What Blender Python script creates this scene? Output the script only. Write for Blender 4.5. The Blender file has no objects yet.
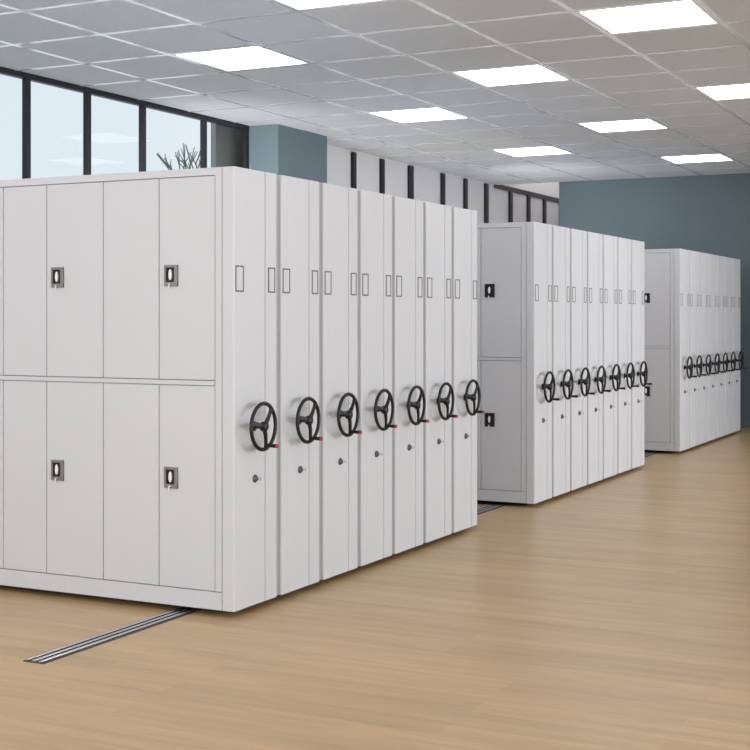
import bpy, bmesh, math, random
from mathutils import Vector, Matrix
random.seed(4)
sc = bpy.context.scene
COL = sc.collection
PI = math.pi

# ------------------------------------------------------------------ helpers
def new_bm():
    return bmesh.new()

def box(bm, x0, x1, y0, y1, z0, z1, bevel=0.0, seg=1, mi=0):
    r = bmesh.ops.create_cube(bm, size=1.0)
    vs = r['verts']
    for v in vs:
        v.co.x = x0 + (v.co.x + .5) * (x1 - x0)
        v.co.y = y0 + (v.co.y + .5) * (y1 - y0)
        v.co.z = z0 + (v.co.z + .5) * (z1 - z0)
    fs = {f for v in vs for f in v.link_faces}
    for f in fs:
        f.material_index = mi
    if bevel > 0:
        es = list({e for f in fs for e in f.edges})
        bmesh.ops.bevel(bm, geom=es, offset=bevel, segments=seg, affect='EDGES', profile=.5)

def prism(bm, pts, z0, z1, mi=0):
    """closed XY outline pulled up from z0 to z1"""
    lo = [bm.verts.new((p[0], p[1], z0)) for p in pts]
    hi = [bm.verts.new((p[0], p[1], z1)) for p in pts]
    n = len(pts)
    fs = [bm.faces.new(lo[::-1]), bm.faces.new(hi)]
    for i in range(n):
        j = (i + 1) % n
        fs.append(bm.faces.new((lo[i], lo[j], hi[j], hi[i])))
    for f in fs:
        f.material_index = mi

def tube(bm, a, b, ra, rb=None, seg=16, mi=0, smooth=True):
    a = Vector(a); b = Vector(b)
    rb = ra if rb is None else rb
    d = (b - a).normalized()
    up = Vector((0, 0, 1)) if abs(d.z) < .9 else Vector((1, 0, 0))
    u = d.cross(up).normalized(); w = d.cross(u).normalized()
    A = []; B = []
    for i in range(seg):
        t = 2 * PI * i / seg
        o = u * math.cos(t) + w * math.sin(t)
        A.append(bm.verts.new(a + o * ra)); B.append(bm.verts.new(b + o * rb))
    for i in range(seg):
        j = (i + 1) % seg
        f = bm.faces.new((A[i], A[j], B[j], B[i])); f.smooth = smooth; f.material_index = mi
    f = bm.faces.new(A[::-1]); f.material_index = mi
    f = bm.faces.new(B); f.material_index = mi

def lathe_y(bm, prof, cx, cz, seg=20, mi=0):
    """profile of (radius, y) turned about the Y axis through (cx, cz)"""
    rings = []
    for r, y in prof:
        rings.append([bm.verts.new((cx + r * math.cos(2*PI*i/seg), y, cz + r * math.sin(2*PI*i/seg))) for i in range(seg)])
    for a, b in zip(rings, rings[1:]):
        for i in range(seg):
            j = (i + 1) % seg
            f = bm.faces.new((a[i], a[j], b[j], b[i])); f.smooth = True; f.material_index = mi
    for rg in (rings[0], rings[-1]):
        f = bm.faces.new(rg); f.material_index = mi

def torus_y(bm, R, r, y, cx, cz, n=56, m=12, mi=0):
    rings = []
    for i in range(n):
        t = 2 * PI * i / n
        rg = []
        for k in range(m):
            p = 2 * PI * k / m
            rr = R + r * math.cos(p)
            rg.append(bm.verts.new((cx + rr * math.cos(t), y + r * .9 * math.sin(p), cz + rr * math.sin(t))))
        rings.append(rg)
    for i in range(n):
        a = rings[i]; b = rings[(i + 1) % n]
        for k in range(m):
            l = (k + 1) % m
            f = bm.faces.new((a[k], a[l], b[l], b[k])); f.smooth = True; f.material_index = mi

def obj(name, bm, mats, parent=None, loc=None):
    bmesh.ops.recalc_face_normals(bm, faces=bm.faces[:])
    me = bpy.data.meshes.new(name)
    bm.to_mesh(me); bm.free()
    for m in (mats if isinstance(mats, (list, tuple)) else [mats]):
        me.materials.append(m)
    o = bpy.data.objects.new(name, me)
    COL.objects.link(o)
    if parent: o.parent = parent
    if loc: o.location = loc
    return o

def tag(o, label=None, cat=None, group=None, kind=None):
    if label: o['label'] = label
    if cat: o['category'] = cat
    if group: o['group'] = group
    if kind: o['kind'] = kind
    return o

def thing(name, label, cat, loc=(0, 0, 0), group=None):
    o = bpy.data.objects.new(name, None)
    o.empty_display_size = .1
    COL.objects.link(o); o.location = loc
    return tag(o, label, cat, group)

def struct(name, bm, m, label=None, parent=None):
    return tag(obj(name, bm, m, parent), label, kind='structure')

def copy_tree(o, parent=None):
    c = o.copy(); COL.objects.link(c); c.parent = parent
    for ch in list(o.children):
        copy_tree(ch, c)
    return c

# ---------------------------------------------------------------- materials
def mat(name, col, rough=.5, metal=0.0, spec=.5, noise=0.0, nscale=40, bump=0.0, emis=0.0):
    m = bpy.data.materials.new(name); m.use_nodes = True
    nt = m.node_tree; b = nt.nodes['Principled BSDF']
    b.inputs['Base Color'].default_value = (*col, 1)
    b.inputs['Roughness'].default_value = rough
    b.inputs['Metallic'].default_value = metal
    b.inputs['Specular IOR Level'].default_value = spec
    if emis:
        b.inputs['Emission Color'].default_value = (*col, 1)
        b.inputs['Emission Strength'].default_value = emis
    if noise or bump:
        tc = nt.nodes.new('ShaderNodeTexCoord')
        n = nt.nodes.new('ShaderNodeTexNoise'); n.inputs['Scale'].default_value = nscale
        n.inputs['Detail'].default_value = 5
        nt.links.new(tc.outputs['Object'], n.inputs['Vector'])
        if noise:
            r = nt.nodes.new('ShaderNodeMapRange')
            r.inputs['To Min'].default_value = 1 - noise; r.inputs['To Max'].default_value = 1 + noise
            r.inputs['From Min'].default_value = .3; r.inputs['From Max'].default_value = .7
            nt.links.new(n.outputs['Fac'], r.inputs['Value'])
            v = nt.nodes.new('ShaderNodeVectorMath'); v.operation = 'SCALE'
            v.inputs[0].default_value = col
            nt.links.new(r.outputs['Result'], v.inputs['Scale'])
            nt.links.new(v.outputs['Vector'], b.inputs['Base Color'])
        if bump:
            bp = nt.nodes.new('ShaderNodeBump'); bp.inputs['Strength'].default_value = bump
            bp.inputs['Distance'].default_value = .002
            nt.links.new(n.outputs['Fac'], bp.inputs['Height'])
            nt.links.new(bp.outputs['Normal'], b.inputs['Normal'])
    return m

M_steel  = mat('powder_coated_steel', (.603, .617, .655), .42, spec=.4, bump=.02, nscale=300)
M_seal   = mat('grey_rubber_seal', (.36, .35, .36), .7)
M_dark   = mat('shaded_undercarriage', (.012, .012, .012), .9, spec=.1)  # base made near black so it reads as shadow under the unit
M_groove = mat('shadowed_steel', (.30, .29, .30), .6)
M_black  = mat('black_plastic', (.006, .006, .007), .35, spec=.35)
M_red    = mat('red_plastic', (.42, .03, .08), .4)
M_chrome = mat('chrome', (.75, .75, .76), .18, metal=1)
M_bezel  = mat('grey_bezel', (.24, .235, .245), .3, metal=.6)
M_bezelb = mat('black_bezel', (.008, .008, .009), .35)
M_lever  = mat('pale_lever', (.85, .85, .86), .25)
M_outline= mat('grey_card_frame', (.12, .12, .125), .5)
M_card   = mat('pale_card', (.60, .612, .65), .5)
M_key    = mat('dark_nickel', (.12, .12, .13), .35, metal=.7)
M_frame  = mat('black_window_frame', (.014, .015, .018), .4, spec=.3)
M_teal   = mat('teal_wall_paint', (.097, .138, .157), .75, noise=.035, nscale=1.5)
M_white  = mat('white_wall_paint', (.74, .72, .73), .8, noise=.02, nscale=3)
M_pier   = mat('dark_concrete', (.13, .125, .12), .7, noise=.12, nscale=6)
M_bark   = mat('grey_bark', (.16, .15, .15), .8, noise=.2, nscale=12)
M_rail   = mat('steel_rail', (.62, .63, .65), .25, metal=1)
M_railb  = mat('rail_channel', (.035, .036, .04), .5)
M_tbar   = mat('ceiling_grid_bar', (.97, .97, .98), .22, metal=.55)
M_trim   = mat('white_light_frame', (.72, .72, .72), .5)
M_lamp   = mat('light_diffuser', (1, .985, .995), .5, emis=6.5)

# ceiling tiles: fissured mineral board
M_tile = mat('mineral_ceiling_tile', (.555, .578, .612), .9, noise=.06, nscale=55, bump=.25)

# blinds that let daylight through
M_blind = bpy.data.materials.new('white_blind'); M_blind.use_nodes = True
nt = M_blind.node_tree; nt.nodes.clear()
o_ = nt.nodes.new('ShaderNodeOutputMaterial'); mx = nt.nodes.new('ShaderNodeMixShader')
df = nt.nodes.new('ShaderNodeBsdfDiffuse'); tr = nt.nodes.new('ShaderNodeBsdfTranslucent')
df.inputs['Color'].default_value = (.80, .785, .80, 1); tr.inputs['Color'].default_value = (.62, .61, .62, 1)
mx.inputs[0].default_value = .35
nt.links.new(df.outputs[0], mx.inputs[1]); nt.links.new(tr.outputs[0], mx.inputs[2])
nt.links.new(mx.outputs[0], o_.inputs['Surface'])

# clear glass
M_glass = bpy.data.materials.new('window_glass'); M_glass.use_nodes = True
nt = M_glass.node_tree; nt.nodes.clear()
o_ = nt.nodes.new('ShaderNodeOutputMaterial'); mx = nt.nodes.new('ShaderNodeMixShader')
t_ = nt.nodes.new('ShaderNodeBsdfTransparent'); g_ = nt.nodes.new('ShaderNodeBsdfGlossy')
t_.inputs['Color'].default_value = (.96, .98, .985, 1); g_.inputs['Roughness'].default_value = .02
mx.inputs[0].default_value = .008
nt.links.new(t_.outputs[0], mx.inputs[1]); nt.links.new(g_.outputs[0], mx.inputs[2])
nt.links.new(mx.outputs[0], o_.inputs['Surface'])

# oak laminate, boards run along Y
M_floor = bpy.data.materials.new('oak_floor'); M_floor.use_nodes = True
nt = M_floor.node_tree; L = nt.links; N = nt.nodes
b = N['Principled BSDF']
tc = N.new('ShaderNodeTexCoord')
sep = N.new('ShaderNodeSeparateXYZ'); L.new(tc.outputs['Object'], sep.inputs[0])
cmb = N.new('ShaderNodeCombineXYZ'); L.new(sep.outputs['Y'], cmb.inputs['X']); L.new(sep.outputs['X'], cmb.inputs['Y'])
br = N.new('ShaderNodeTexBrick'); br.offset = .37
br.inputs['Scale'].default_value = 1.0
br.inputs['Brick Width'].default_value = 1.25; br.inputs['Row Height'].default_value = .16
br.inputs['Mortar Size'].default_value = .0012; br.inputs['Mortar Smooth'].default_value = .4
br.inputs['Color1'].default_value = (.455, .308, .158, 1); br.inputs['Color2'].default_value = (.525, .363, .190, 1)
br.inputs['Mortar'].default_value = (.42, .285, .16, 1)
L.new(cmb.outputs[0], br.inputs['Vector'])
mp = N.new('ShaderNodeMapping'); mp.inputs['Scale'].default_value = (7.5, .55, 1)
L.new(tc.outputs['Object'], mp.inputs[0])
n1 = N.new('ShaderNodeTexNoise'); n1.inputs['Scale'].default_value = 1.6; n1.inputs['Detail'].default_value = 7
n1.inputs['Roughness'].default_value = .62; n1.inputs['Distortion'].default_value = .6
L.new(mp.outputs[0], n1.inputs['Vector'])
mp2 = N.new('ShaderNodeMapping'); mp2.inputs['Scale'].default_value = (60, 2.2, 1)
L.new(tc.outputs['Object'], mp2.inputs[0])
n2 = N.new('ShaderNodeTexNoise'); n2.inputs['Scale'].default_value = 1.5; n2.inputs['Detail'].default_value = 4
L.new(mp2.outputs[0], n2.inputs['Vector'])
r1 = N.new('ShaderNodeMapRange'); r1.inputs['From Min'].default_value = .32; r1.inputs['From Max'].default_value = .68
r1.inputs['To Min'].default_value = .84; r1.inputs['To Max'].default_value = 1.13
L.new(n1.outputs['Fac'], r1.inputs['Value'])
r2 = N.new('ShaderNodeMapRange'); r2.inputs['From Min'].default_value = .3; r2.inputs['From Max'].default_value = .7
r2.inputs['To Min'].default_value = .95; r2.inputs['To Max'].default_value = 1.05
L.new(n2.outputs['Fac'], r2.inputs['Value'])
mm = N.new('ShaderNodeMath'); mm.operation = 'MULTIPLY'
L.new(r1.outputs[0], mm.inputs[0]); L.new(r2.outputs[0], mm.inputs[1])
vm = N.new('ShaderNodeVectorMath'); vm.operation = 'SCALE'
L.new(br.outputs['Color'], vm.inputs[0]); L.new(mm.outputs[0], vm.inputs['Scale'])
L.new(vm.outputs['Vector'], b.inputs['Base Color'])
b.inputs['Roughness'].default_value = .31; b.inputs['Specular IOR Level'].default_value = .35

# ------------------------------------------------------------------- setting
H = 3.579            # dropped ceiling
XE = 13.43           # end wall
YW = 3.864           # window wall plane
bm = new_bm(); box(bm, -9, 17.2, -9, YW + .3, -.12, 0)
struct('floor', bm, M_floor, 'pale oak laminate floor with long grain')

# dropped ceiling: tile boards, grid bars, recessed lights
PX, PY = .826, .8125
gx = [4.36 + PX * k for k in range(-13, 12)]
gx = [x for x in gx if x < XE - .05]
gy = [-.10 + PY * k for k in range(-8, 5)]
lights = []
for i in range(-3, 4):
    for j in (-2, 0, 2):
        x0 = 4.36 + PX * (4 * i + (2 if j in (-2, 2) else 0)); y0 = -.10 + PY * j
        if x0 > -5 and x0 + PX < 12.0:
            lights.append((x0, y0))
def is_light(x, y):
    return any(abs(x - a) < .1 and abs(y - b_) < .1 for a, b_ in lights)
bm = new_bm()
xs = gx + [XE]; ys = gy + [YW]
for a, a2 in zip(xs, xs[1:]):
    for c, c2 in zip(ys, ys[1:]):
        if is_light(a, c): continue
        box(bm, a + .021, min(a2, XE) - .021, c + .021, c2 - .021, H, H + .02)
# the slab above
box(bm, gx[0], XE, gy[0], YW, H + .022, H + .06)
for f in bm.faces: f.material_index = 0
ceil = struct('ceiling', bm, [M_tile], 'grey mineral tile dropped ceiling with square lights')
bm = new_bm()
for x in gx:
    box(bm, x - .021, x + .021, gy[0], YW, H - .0015, H + .010)
for y in gy:
    box(bm, gx[0], XE, y - .021, y + .021, H - .0016, H + .0101)
struct('ceiling_grid', bm, M_tbar, parent=ceil)

lamp_labels = []
for k, (x0, y0) in enumerate(sorted(lights)):
    t = thing('ceiling_light', 'x', 'ceiling light', (x0 + PX/2, y0 + PY/2, H), 'square recessed ceiling lights')
    hx, hy = PX/2 - .022, PY/2 - .022
    bm = new_bm(); w = .014
    box(bm, -hx, hx, -hy, -hy + w, -.001, .018); box(bm, -hx, hx, hy - w, hy, -.001, .018)
    box(bm, -hx, -hx + w, -hy + w, hy - w, -.001, .018); box(bm, hx - w, hx, -hy + w, hy - w, -.001, .018)
    obj('light_frame', bm, M_trim, t)
    bm = new_bm(); box(bm, -hx + w, hx - w, -hy + w, hy - w, .003, .016)
    obj('diffuser', bm, M_lamp, t)
    lamp_labels.append((x0, y0, t))
named = {
    (7.664, 0): 'square white ceiling light above the middle cabinet bank, beside the teal wall corner',
    (10.968, 0): 'rightmost and farthest square white light, closest to the teal end wall',
    (6.012, -2): 'square white ceiling light cut by the right edge of the picture',
    (9.316, 2): 'small far ceiling light nearest the short black window bars',
    (6.012, 2): 'square white light in line with the black window bars behind the near bank',
    (4.36, 0): 'largest fully seen square white ceiling light, nearest the camera',
    (2.708, 2): 'ceiling light above the near bank, mostly cut by the top of the picture',
}
for x0, y0, t in lamp_labels:
    lab = None
    for (ax, j), s in named.items():
        if abs(ax - x0) < .05 and abs(-.10 + PY * j - y0) < .05: lab = s
    t['label'] = lab or 'square white ceiling light outside the picture'

# end wall (teal) and recess behind it
bm = new_bm(); box(bm, XE, XE + .14, -9, 2.862, 0, 4.4)
struct('wall_right', bm, M_teal, 'teal painted end wall behind the farthest bank')
bm = new_bm()
box(bm, XE, XE + .14, 2.862, YW, H + .062, 4.4)        # header above the recess opening
box(bm, XE + .14, 17.0, 2.72, 2.862, 0, 4.4)            # side of the recess
box(bm, 17.0, 17.14, 2.72, YW + .12, 0, 4.4)            # its end
box(bm, XE + .14, 17.14, 2.72, YW + .12, 4.4, 4.5)      # its ceiling
struct('wall_recess', bm, M_white, 'white walls of the recess past the teal wall')

# window wall
SILL = .95
bm = new_bm()
box(bm, -2.2, 17.0, YW, YW + .12, 0, SILL)                       # below the windows
box(bm, -9, -2.2, YW, YW + .12, 0, H + .06)                      # solid wall on the far left
box(bm, 7.367, XE, YW, YW + .12, H - .012, H + .08)              # white head over the blinds
box(bm, -2.2, 7.367, YW, YW + .12, H + .02, H + .08)
box(bm, XE, 17.0, YW, YW + .12, 3.60, 4.4)                       # above the far windows
struct('wall_window', bm, M_white, 'white window wall behind the banks')

bm = new_bm(); box(bm, 6.300, 7.367, 3.504, YW + .02, 0, H + .02)
struct('wall_column', bm, M_teal, 'square teal column between black framed windows and white blinds')

# window 1: black frame, clear glass
w1 = tag(bpy.data.objects.new('window_1', None), 'black framed glazing with sky outside at the left', kind='structure'); COL.objects.link(w1)
bm = new_bm()
box(bm, -2.2, 6.300, YW - .004, YW + .05, H - .045, H + .018)      # head
box(bm, -2.2, 6.300, YW - .03, YW + .08, SILL, SILL + .05)        # sill member
for x in (-2.15, -1.3, -.45, .39, 1.22, 2.04, 2.86, 3.65, 4.46, 5.48):
    box(bm, x - .03, x + .03, YW - .002, YW + .045, SILL + .05, H - .045, .003)
box(bm, 6.243, 6.300, YW - .002, YW + .045, SILL + .05, H - .045, .003)
struct('window_frame', bm, M_frame, parent=w1)
bm = new_bm(); box(bm, -2.18, 6.27, YW + .025, YW + .031, SILL + .03, H - .03)
struct('window_pane', bm, M_glass, parent=w1)

# window 2: white blinds between black posts
w2 = tag(bpy.data.objects.new('window_2', None), 'white blinds between black posts behind the near bank', kind='structure'); COL.objects.link(w2)
bm = new_bm()
for x, w in ((8.675, .088), (9.455, .088), (10.305, .125), (11.36, .10), (12.17, .10), (12.975, .115)):
    box(bm, x - w/2, x + w/2, YW - .03, YW + .10, SILL, H - .018, .003)
struct('window_frame', bm, M_frame, parent=w2)
bm = new_bm(); box(bm, 7.367, XE, YW + .006, YW + .012, SILL, H - .012)
struct('window_blind', bm, M_blind, parent=w2)

# window 3: seen in the recess
w3 = tag(bpy.data.objects.new('window_3', None), 'black headed window with blinds in the recess', kind='structure'); COL.objects.link(w3)
bm = new_bm()
box(bm, XE - .12, 17.0, YW - .012, YW + .10, 3.525, 3.60)
for x in (13.99, 14.80, 15.57, 16.4):
    box(bm, x - .055, x + .055, YW - .03, YW + .10, SILL, 3.53, .003)
struct('window_frame', bm, M_frame, parent=w3)
bm = new_bm(); box(bm, XE, 17.0, YW + .006, YW + .012, SILL, 3.53)
struct('window_blind', bm, M_blind, parent=w3)

# dark pier outside the glass and a bare tree
bm = new_bm(); prism(bm, [(5.93, 4.04), (7.24, 4.04), (7.24, 4.92), (7.16, 4.92)], 0, 4.6)
struct('wall_pier', bm, M_pier, 'dark grey pier outside the glazing beside the teal column')

def tree(x, y):
    t = thing('bare_tree', 'leafless tree with thin grey twigs outside the glass beside the dark pier', 'tree', (x, y, 0))
    bt = new_bm(); tube(bt, (0, 0, 0), (.05, 0, 2.95), .11, .075, 10)
    obj('trunk', bt, M_bark, t)
    bb = new_bm(); rnd = random.Random(11)
    def grow(p, d, l, r, n):
        q = p + d * l
        tube(bb, p, q, r, r * .72, 7)
        if n == 0: return
        for _ in range(2 if n > 3 else 3):
            nd = (d + Vector((rnd.uniform(-.75, .75), rnd.uniform(-.6, .6), rnd.uniform(-.25, .55)))).normalized()
            grow(q, nd, l * rnd.uniform(.68, .9), r * .66, n - 1)
    for k in range(4):
        a = k * PI / 2 + .4
        grow(Vector((.05, 0, 2.8 + .06 * k)), Vector((math.cos(a) * .8, math.sin(a) * .6, .8)).normalized(), .50, .030, 3)
    obj('branches', bb, M_bark, t)
tree(11.8, 8.0)

# --------------------------------------------------------------- floor rails
rt = thing('floor_rail', 'steel double floor rail running under all three banks of cabinets', 'rail', (0, 0, 0))
bm = new_bm(); box(bm, -1.15, 12.75, .268, .385, 0, .004)
obj('rail_channel', bm, M_railb, rt)
for y in (.288, .327, .366):
    bm = new_bm(); box(bm, -1.15, 12.75, y - .009, y + .009, .004, .011, .002)
    obj('rail_track', bm, M_rail, rt)

# ------------------------------------------------------------ shelving units
ZB, ZT = .034, 2.327
D0, D1 = .073, 2.34
UW = .430

def end_panel_mesh(w):
    bm = new_bm()
    r = .009
    pts = [(0, D0 - .002), (0, r), (.0026, .0026), (r, 0), (.094, 0), (.098, .0016), (.104, .0016),
           (.303, .0016), (.3045, .008), (.3085, .008), (.310, .0), (w - r, 0), (w - .0026, .0026), (w, r), (w, D0 - .002)]
    prism(bm, pts, ZB, ZT)
    return bm

def unit_body_mesh(w, first):
    bm = new_bm()
    x0 = .022 if first else .004
    box(bm, x0, w, D0, D1, ZB, ZT)
    return bm

def latch_mesh(y, z):
    """recessed latch: y is the centre, plate on the face x = 0 looking to -X"""
    bm = new_bm()
    a, c = .043, .056
    box(bm, -.008, .002, y - a, y + a, z + c - .014, z + c, .0015, mi=0)
    box(bm, -.008, .002, y - a, y + a, z - c, z - c + .022, .0015, mi=0)
    box(bm, -.008, .002, y + a - .012, y + a, z - c + .022, z + c - .014, .0015, mi=0)
    box(bm, -.010, .002, y - a, y - a + .020, z - c, z + c, .0015, mi=0)
    box(bm, -.001, .002, y - a + .020, y + a - .012, z - c + .022, z + c - .014, mi=1)
    # long pale lever with rounded ends
    n = 14; ly, lz = .0105, .030
    prev = []
    for xx, s in ((-.001, 1.0), (-.010, .95), (-.013, .6)):
        ring = []
        for i in range(n):
            t = 2 * PI * i / n
            ring.append(bm.verts.new((xx, y + .002 + ly * s * math.cos(t), z + .004 + lz * (s if s > .9 else .85) * math.sin(t))))
        if prev:
            for i in range(n):
                j = (i + 1) % n
                f = bm.faces.new((prev[i], prev[j], ring[j], ring[i])); f.material_index = 2; f.smooth = True
        else:
            f = bm.faces.new(ring); f.material_index = 2
        prev = ring
    f = bm.faces.new(prev); f.material_index = 2
    # key below
    tube(bm, (-.016, y + .004, z - c + .010), (-.004, y + .004, z - c + .010), .004, mi=2, seg=8)
    box(bm, -.017, -.014, y + .001, y + .007, z - c - .012, z - c + .010, mi=2)
    return bm

DY = [.1165, .471, .840, 1.232, 1.546, 1.905, 2.262]
LATCH_Y = {1: .392, 3: 1.154, 5: 1.868}
# doors between DY[i] and DY[i+1]; latches sit on the nearer door of each pair

def build_unit(name_first, w, first, body_w, seal_to, black=False, nodoors=False):
    t = thing('mobile_shelving_unit', 'x', 'shelving unit')
    obj('cabinet_body', unit_body_mesh(body_w, first), M_steel, t)
    obj('end_panel', end_panel_mesh(w), M_steel, t)
    bm = new_bm(); box(bm, .07, body_w - .03, .10, D1 - .06, .0115, ZB)
    obj('undercarriage', bm, M_dark, t)
    if seal_to:
        bm = new_bm(); box(bm, w + .001, seal_to - .001, .014, D0 - .004, ZB + .002, ZT - .004)
        obj('seal_strip', bm, M_seal, t)
    if first:
        bm = new_bm()     # face frame on the side at x = 0
        g = .0022
        box(bm, 0, .022, D0 + g, DY[0] - g, .128 + g, ZT)                    # stile next to the end panel
        box(bm, 0, .022, DY[-1] + g, D1, .128 + g, ZT)                      # far stile
        box(bm, 0, .022, DY[0] - g, DY[-1] + g, 2.288, ZT)                   # top rail
        box(bm, 0, .022, DY[0] + g, DY[-1] - g, 1.1945 + g, 1.2215 - g)      # middle rail
        box(bm, 0, .022, D0 + g, D1, ZB, .128 - g)                           # plinth
        obj('face_frame', bm, M_steel, t)
        bm = new_bm(); box(bm, .016, .0218, D0 + .004, D1 - .01, ZB + .05, ZT - .01)
        obj('door_gap_shade', bm, M_groove, t)  # darker sheet, its colour holds the shade of the door gaps
        for z0, z1, lz in ((.128, 1.1945, .705), (1.2215, 2.286, 1.770)):
            for i in range(6):
                bm = new_bm()
                box(bm, .001, .016, DY[i] + g, DY[i+1] - g, z0 + g, z1 - g, .0018)
                d = obj('cabinet_door', bm, M_steel, t)
                if i in (0, 2, 4):
                    ly = DY[i+1] - .080
                    obj('door_latch', latch_mesh(ly, lz), [M_bezelb if black else M_bezel, M_black, M_lever], d)
    # card holders
    for cx in (.051, .371):
        hw = .039 if cx < .2 else .035
        z0, z1 = 1.682, 1.818; e = .0075
        bm = new_bm()
        box(bm, cx - hw, cx + hw, -.003, .003, z0, z0 + e); box(bm, cx - hw, cx + hw, -.003, .003, z1 - e, z1)
        box(bm, cx - hw, cx - hw + e, -.003, .003, z0 + e, z1 - e); box(bm, cx + hw - e, cx + hw, -.003, .003, z0 + e, z1 - e)
        c = obj('card_holder', bm, M_outline, t)
        bm = new_bm(); box(bm, cx - hw + e, cx + hw - e, -.0012, .003, z0 + e, z1 - e)
        obj('card', bm, M_card, c)
    # handwheel
    wx, wz, wy, R = .191, .977, -.060, .1205
    bm = new_bm(); torus_y(bm, R, .0108, wy, wx, wz)
    hwl = obj('handwheel', bm, M_black, t)
    bm = new_bm()
    lathe_y(bm, [(.026, .0005), (.026, -.006), (.013, -.010), (.013, -.045), (.024, -.050), (.026, -.056), (.026, -.074), (.021, -.080), (.008, -.082)], wx, wz)
    obj('hub', bm, M_black, hwl)
    for ang in (48, 168, 282):
        a = math.radians(ang); ca, sa = math.cos(a), math.sin(a)
        bm = new_bm()
        n0 = .018; n1 = R - .003
        px, pz = -sa, ca
        def P(r_, s_, y_): return bm.verts.new((wx + ca * r_ + px * s_, y_, wz + sa * r_ + pz * s_))
        rings = []
        for r_, hwid, yc, th in ((n0, .016, -.066, .009), (.05, .0135, -.067, .008), (.085, .0125, -.064, .007), (n1, .016, wy, .008)):
            rings.append([P(r_, -hwid, yc + th * .5), P(r_, -hwid*.5, yc - th), P(r_, hwid*.5, yc - th), P(r_, hwid, yc + th * .5), P(r_, 0, yc + th)])
        for A, B in zip(rings, rings[1:]):
            for i in range(5):
                j = (i + 1) % 5
                bm.faces.new((A[i], A[j], B[j], B[i]))
        bm.faces.new(rings[0]); bm.faces.new(rings[-1][::-1])
        obj('spoke', bm, M_black, hwl)
    ca = math.radians(282); kx, kz = wx + .110 * math.cos(ca), wz + .104 * math.sin(ca)
    bm = new_bm()
    lathe_y(bm, [(.006, wy + .004), (.013, wy), (.013, wy - .010), (.0075, wy - .014), (.009, wy - .030), (.0105, wy - .048), (.0105, wy - .064)], kx, kz, 14)
    obj('crank_handle', bm, M_black, hwl)
    bm = new_bm()
    lathe_y(bm, [(.0105, wy - .064), (.0112, wy - .066), (.0112, wy - .074), (.007, wy - .078), (.003, wy - .079)], kx, kz, 14)
    obj('crank_tip', bm, M_black if black else M_red, hwl)
    # lock with its key
    lx, lz = .204, .699
    bm = new_bm()
    lathe_y(bm, [(.021, .002), (.021, -.003), (.017, -.008), (.011, -.009), (.010, -.016), (.004, -.017)], lx, lz, 18)
    k = obj('key_lock', bm, M_key, t)
    bm = new_bm()
    box(bm, lx - .0012, lx + .0012, -.030, -.015, lz - .003, lz + .003)
    box(bm, lx - .0015, lx + .0015, -.046, -.030, lz - .009, lz + .008, .001)
    obj('key', bm, M_chrome, k)
    return t

banks = [
    ('nearest', 0.0, .4755, False, .424), ('middle', 4.49, .4755, True, .445), ('farthest', 9.275, .470, True, .455)]
ordn = ['first', 'second', 'third', 'fourth', 'fifth', 'sixth', 'last']
for bi, (bn, X0, pitch, blk, lw) in enumerate(banks):
    group = {'nearest': 'units of the nearest bank', 'middle': 'units of the middle bank', 'farthest': 'units of the farthest bank'}[bn]
    lead = build_unit('a', UW, True, .452, pitch, blk)
    plain = build_unit('b', UW, False, .452, pitch, blk)
    for k in range(7):
        if k == 0: u = lead
        elif k == 1: u = plain
        elif k < 6: u = copy_tree(plain)
        else: u = build_unit('c', lw, False, lw - .008, None, blk)
        u.location = (X0 + k * pitch, 0, 0)
        if k == 0:
            lab = {'nearest': 'large light grey shelving unit with doors filling the left of the picture',
                   'middle': 'light grey unit showing black latched doors, leading the middle bank',
                   'farthest': 'light grey unit with doors, leading the farthest bank by the teal wall'}[bn]
        elif k == 6:
            lab = {'nearest': 'last light grey unit at the right end of the nearest bank',
                   'middle': 'last light grey unit at the right end of the middle bank',
                   'farthest': 'last light grey unit of the farthest bank, against the teal wall'}[bn]
        else:
            lab = f'plain light grey unit with black handwheel, {ordn[k]} from the left in the {bn} bank'
        tag(u, lab, 'shelving unit', group)

# -------------------------------------------------------------------- lights
w = bpy.data.worlds.new('sky'); sc.world = w; w.use_nodes = True
nt = w.node_tree; N = nt.nodes; L = nt.links
bg = N['Background']
tc = N.new('ShaderNodeTexCoord')
n = N.new('ShaderNodeTexNoise'); n.inputs['Scale'].default_value = 2.2; n.inputs['Detail'].default_value = 4
L.new(tc.outputs['Generated'], n.inputs['Vector'])
cr = N.new('ShaderNodeValToRGB')
cr.color_ramp.elements[0].position = .38; cr.color_ramp.elements[0].color = (.74, .85, .91, 1)
cr.color_ramp.elements[1].position = .62; cr.color_ramp.elements[1].color = (.90, .92, .97, 1)
L.new(n.outputs['Fac'], cr.inputs[0]); L.new(cr.outputs[0], bg.inputs['Color'])
bg.inputs['Strength'].default_value = 1.0

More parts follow.
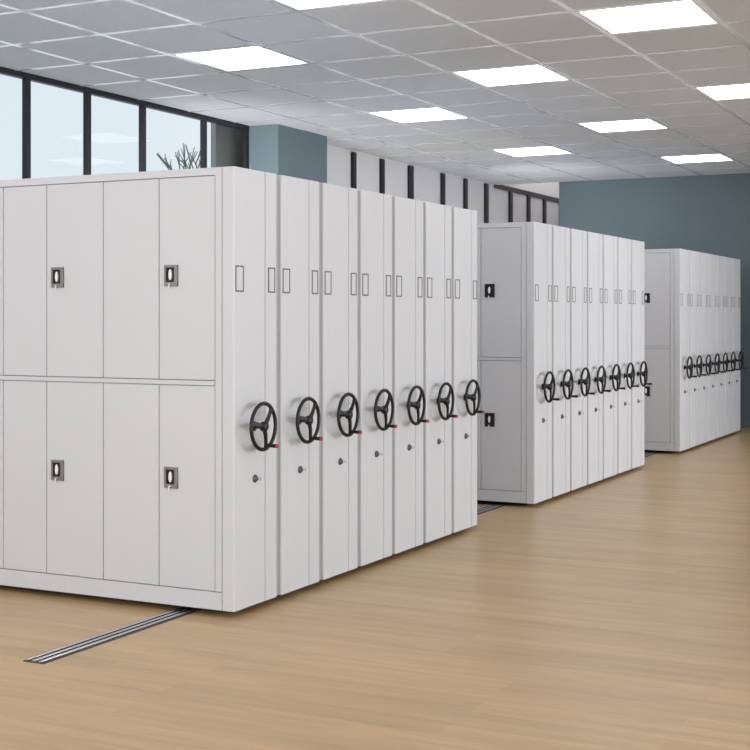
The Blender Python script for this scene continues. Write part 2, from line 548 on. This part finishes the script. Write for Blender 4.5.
def area(name, loc, target, sx, sy, power, col=(1, 1, 1)):
    l = bpy.data.lights.new(name, 'AREA'); l.shape = 'RECTANGLE'; l.size = sx; l.size_y = sy
    l.energy = power; l.color = col
    o = bpy.data.objects.new(name, l); COL.objects.link(o)
    o.location = loc
    o.rotation_euler = (Vector(target) - Vector(loc)).to_track_quat('-Z', 'Y').to_euler()
    return o
area('window_light', (8.5, -14.5, 2.8), (6.5, 0, 1.1), 14, 4.2, 820, (1, .99, .995))
area('left_light', (-8.4, 1.0, 2.0), (0, 1.0, 1.0), 5, 2.6, 205, (1, .995, 1))
area('ceiling_fill', (-1.0, -6.5, .35), (6.0, 1.0, 3.6), 8, 2.5, 160, (.97, .985, 1))  # added upward fill, stands in for bounce onto the ceiling
a = area('front_fill', (8.2, -7.0, 2.2), (7.0, 0, 1.3), 3.5, 2.0, 36, (1, .99, 1)); a.data.spread = math.radians(85)  # added fill to lift the fronts of the farther banks
# added fills in place of window daylight, hidden in the aisle behind the cabinets
a = area('aisle_fill', (2.6, 3.2, 2.2), (6.3, 3.68, 2.95), .8, .6, 17, (1, .97, .95)); a.data.spread = math.radians(50)
a = area('end_wall_fill', (10.4, 3.2, 2.55), (13.5, 1.5, 3.0), .8, .6, 13, (1, 1, 1)); a.data.spread = math.radians(95)  # added to brighten the window end of the teal wall
a = area('aisle_up_fill', (9.6, 3.1, 1.2), (9.6, 3.1, 3.6), 9.0, 1.0, 38, (1, 1, 1)); a.rotation_euler = (PI, 0, 0)  # added upward fill for blinds and ceiling along the windows
area('recess_fill', (15.3, 3.35, 4.38), (15.3, 3.351, 0), 2.6, .7, 12, (1, 1, 1))  # added unseen lamp that whitens the recess

# -------------------------------------------------------------------- camera
F = 1345.0
th = math.atan2(678, 1345)
cd = bpy.data.cameras.new('camera'); cam = bpy.data.objects.new('camera', cd); COL.objects.link(cam)
cd.sensor_width = 36; cd.lens = 36 * F / 750; cd.shift_y = -(375 - 317.3) / 750
cd.clip_start = .05; cd.clip_end = 200
cam.location = (-5.849, -3.760, 1.55)
cam.rotation_euler = (PI / 2, 0, th - PI / 2)
sc.camera = cam
sc.view_settings.view_transform = 'Standard'
sc.view_settings.look = 'None'
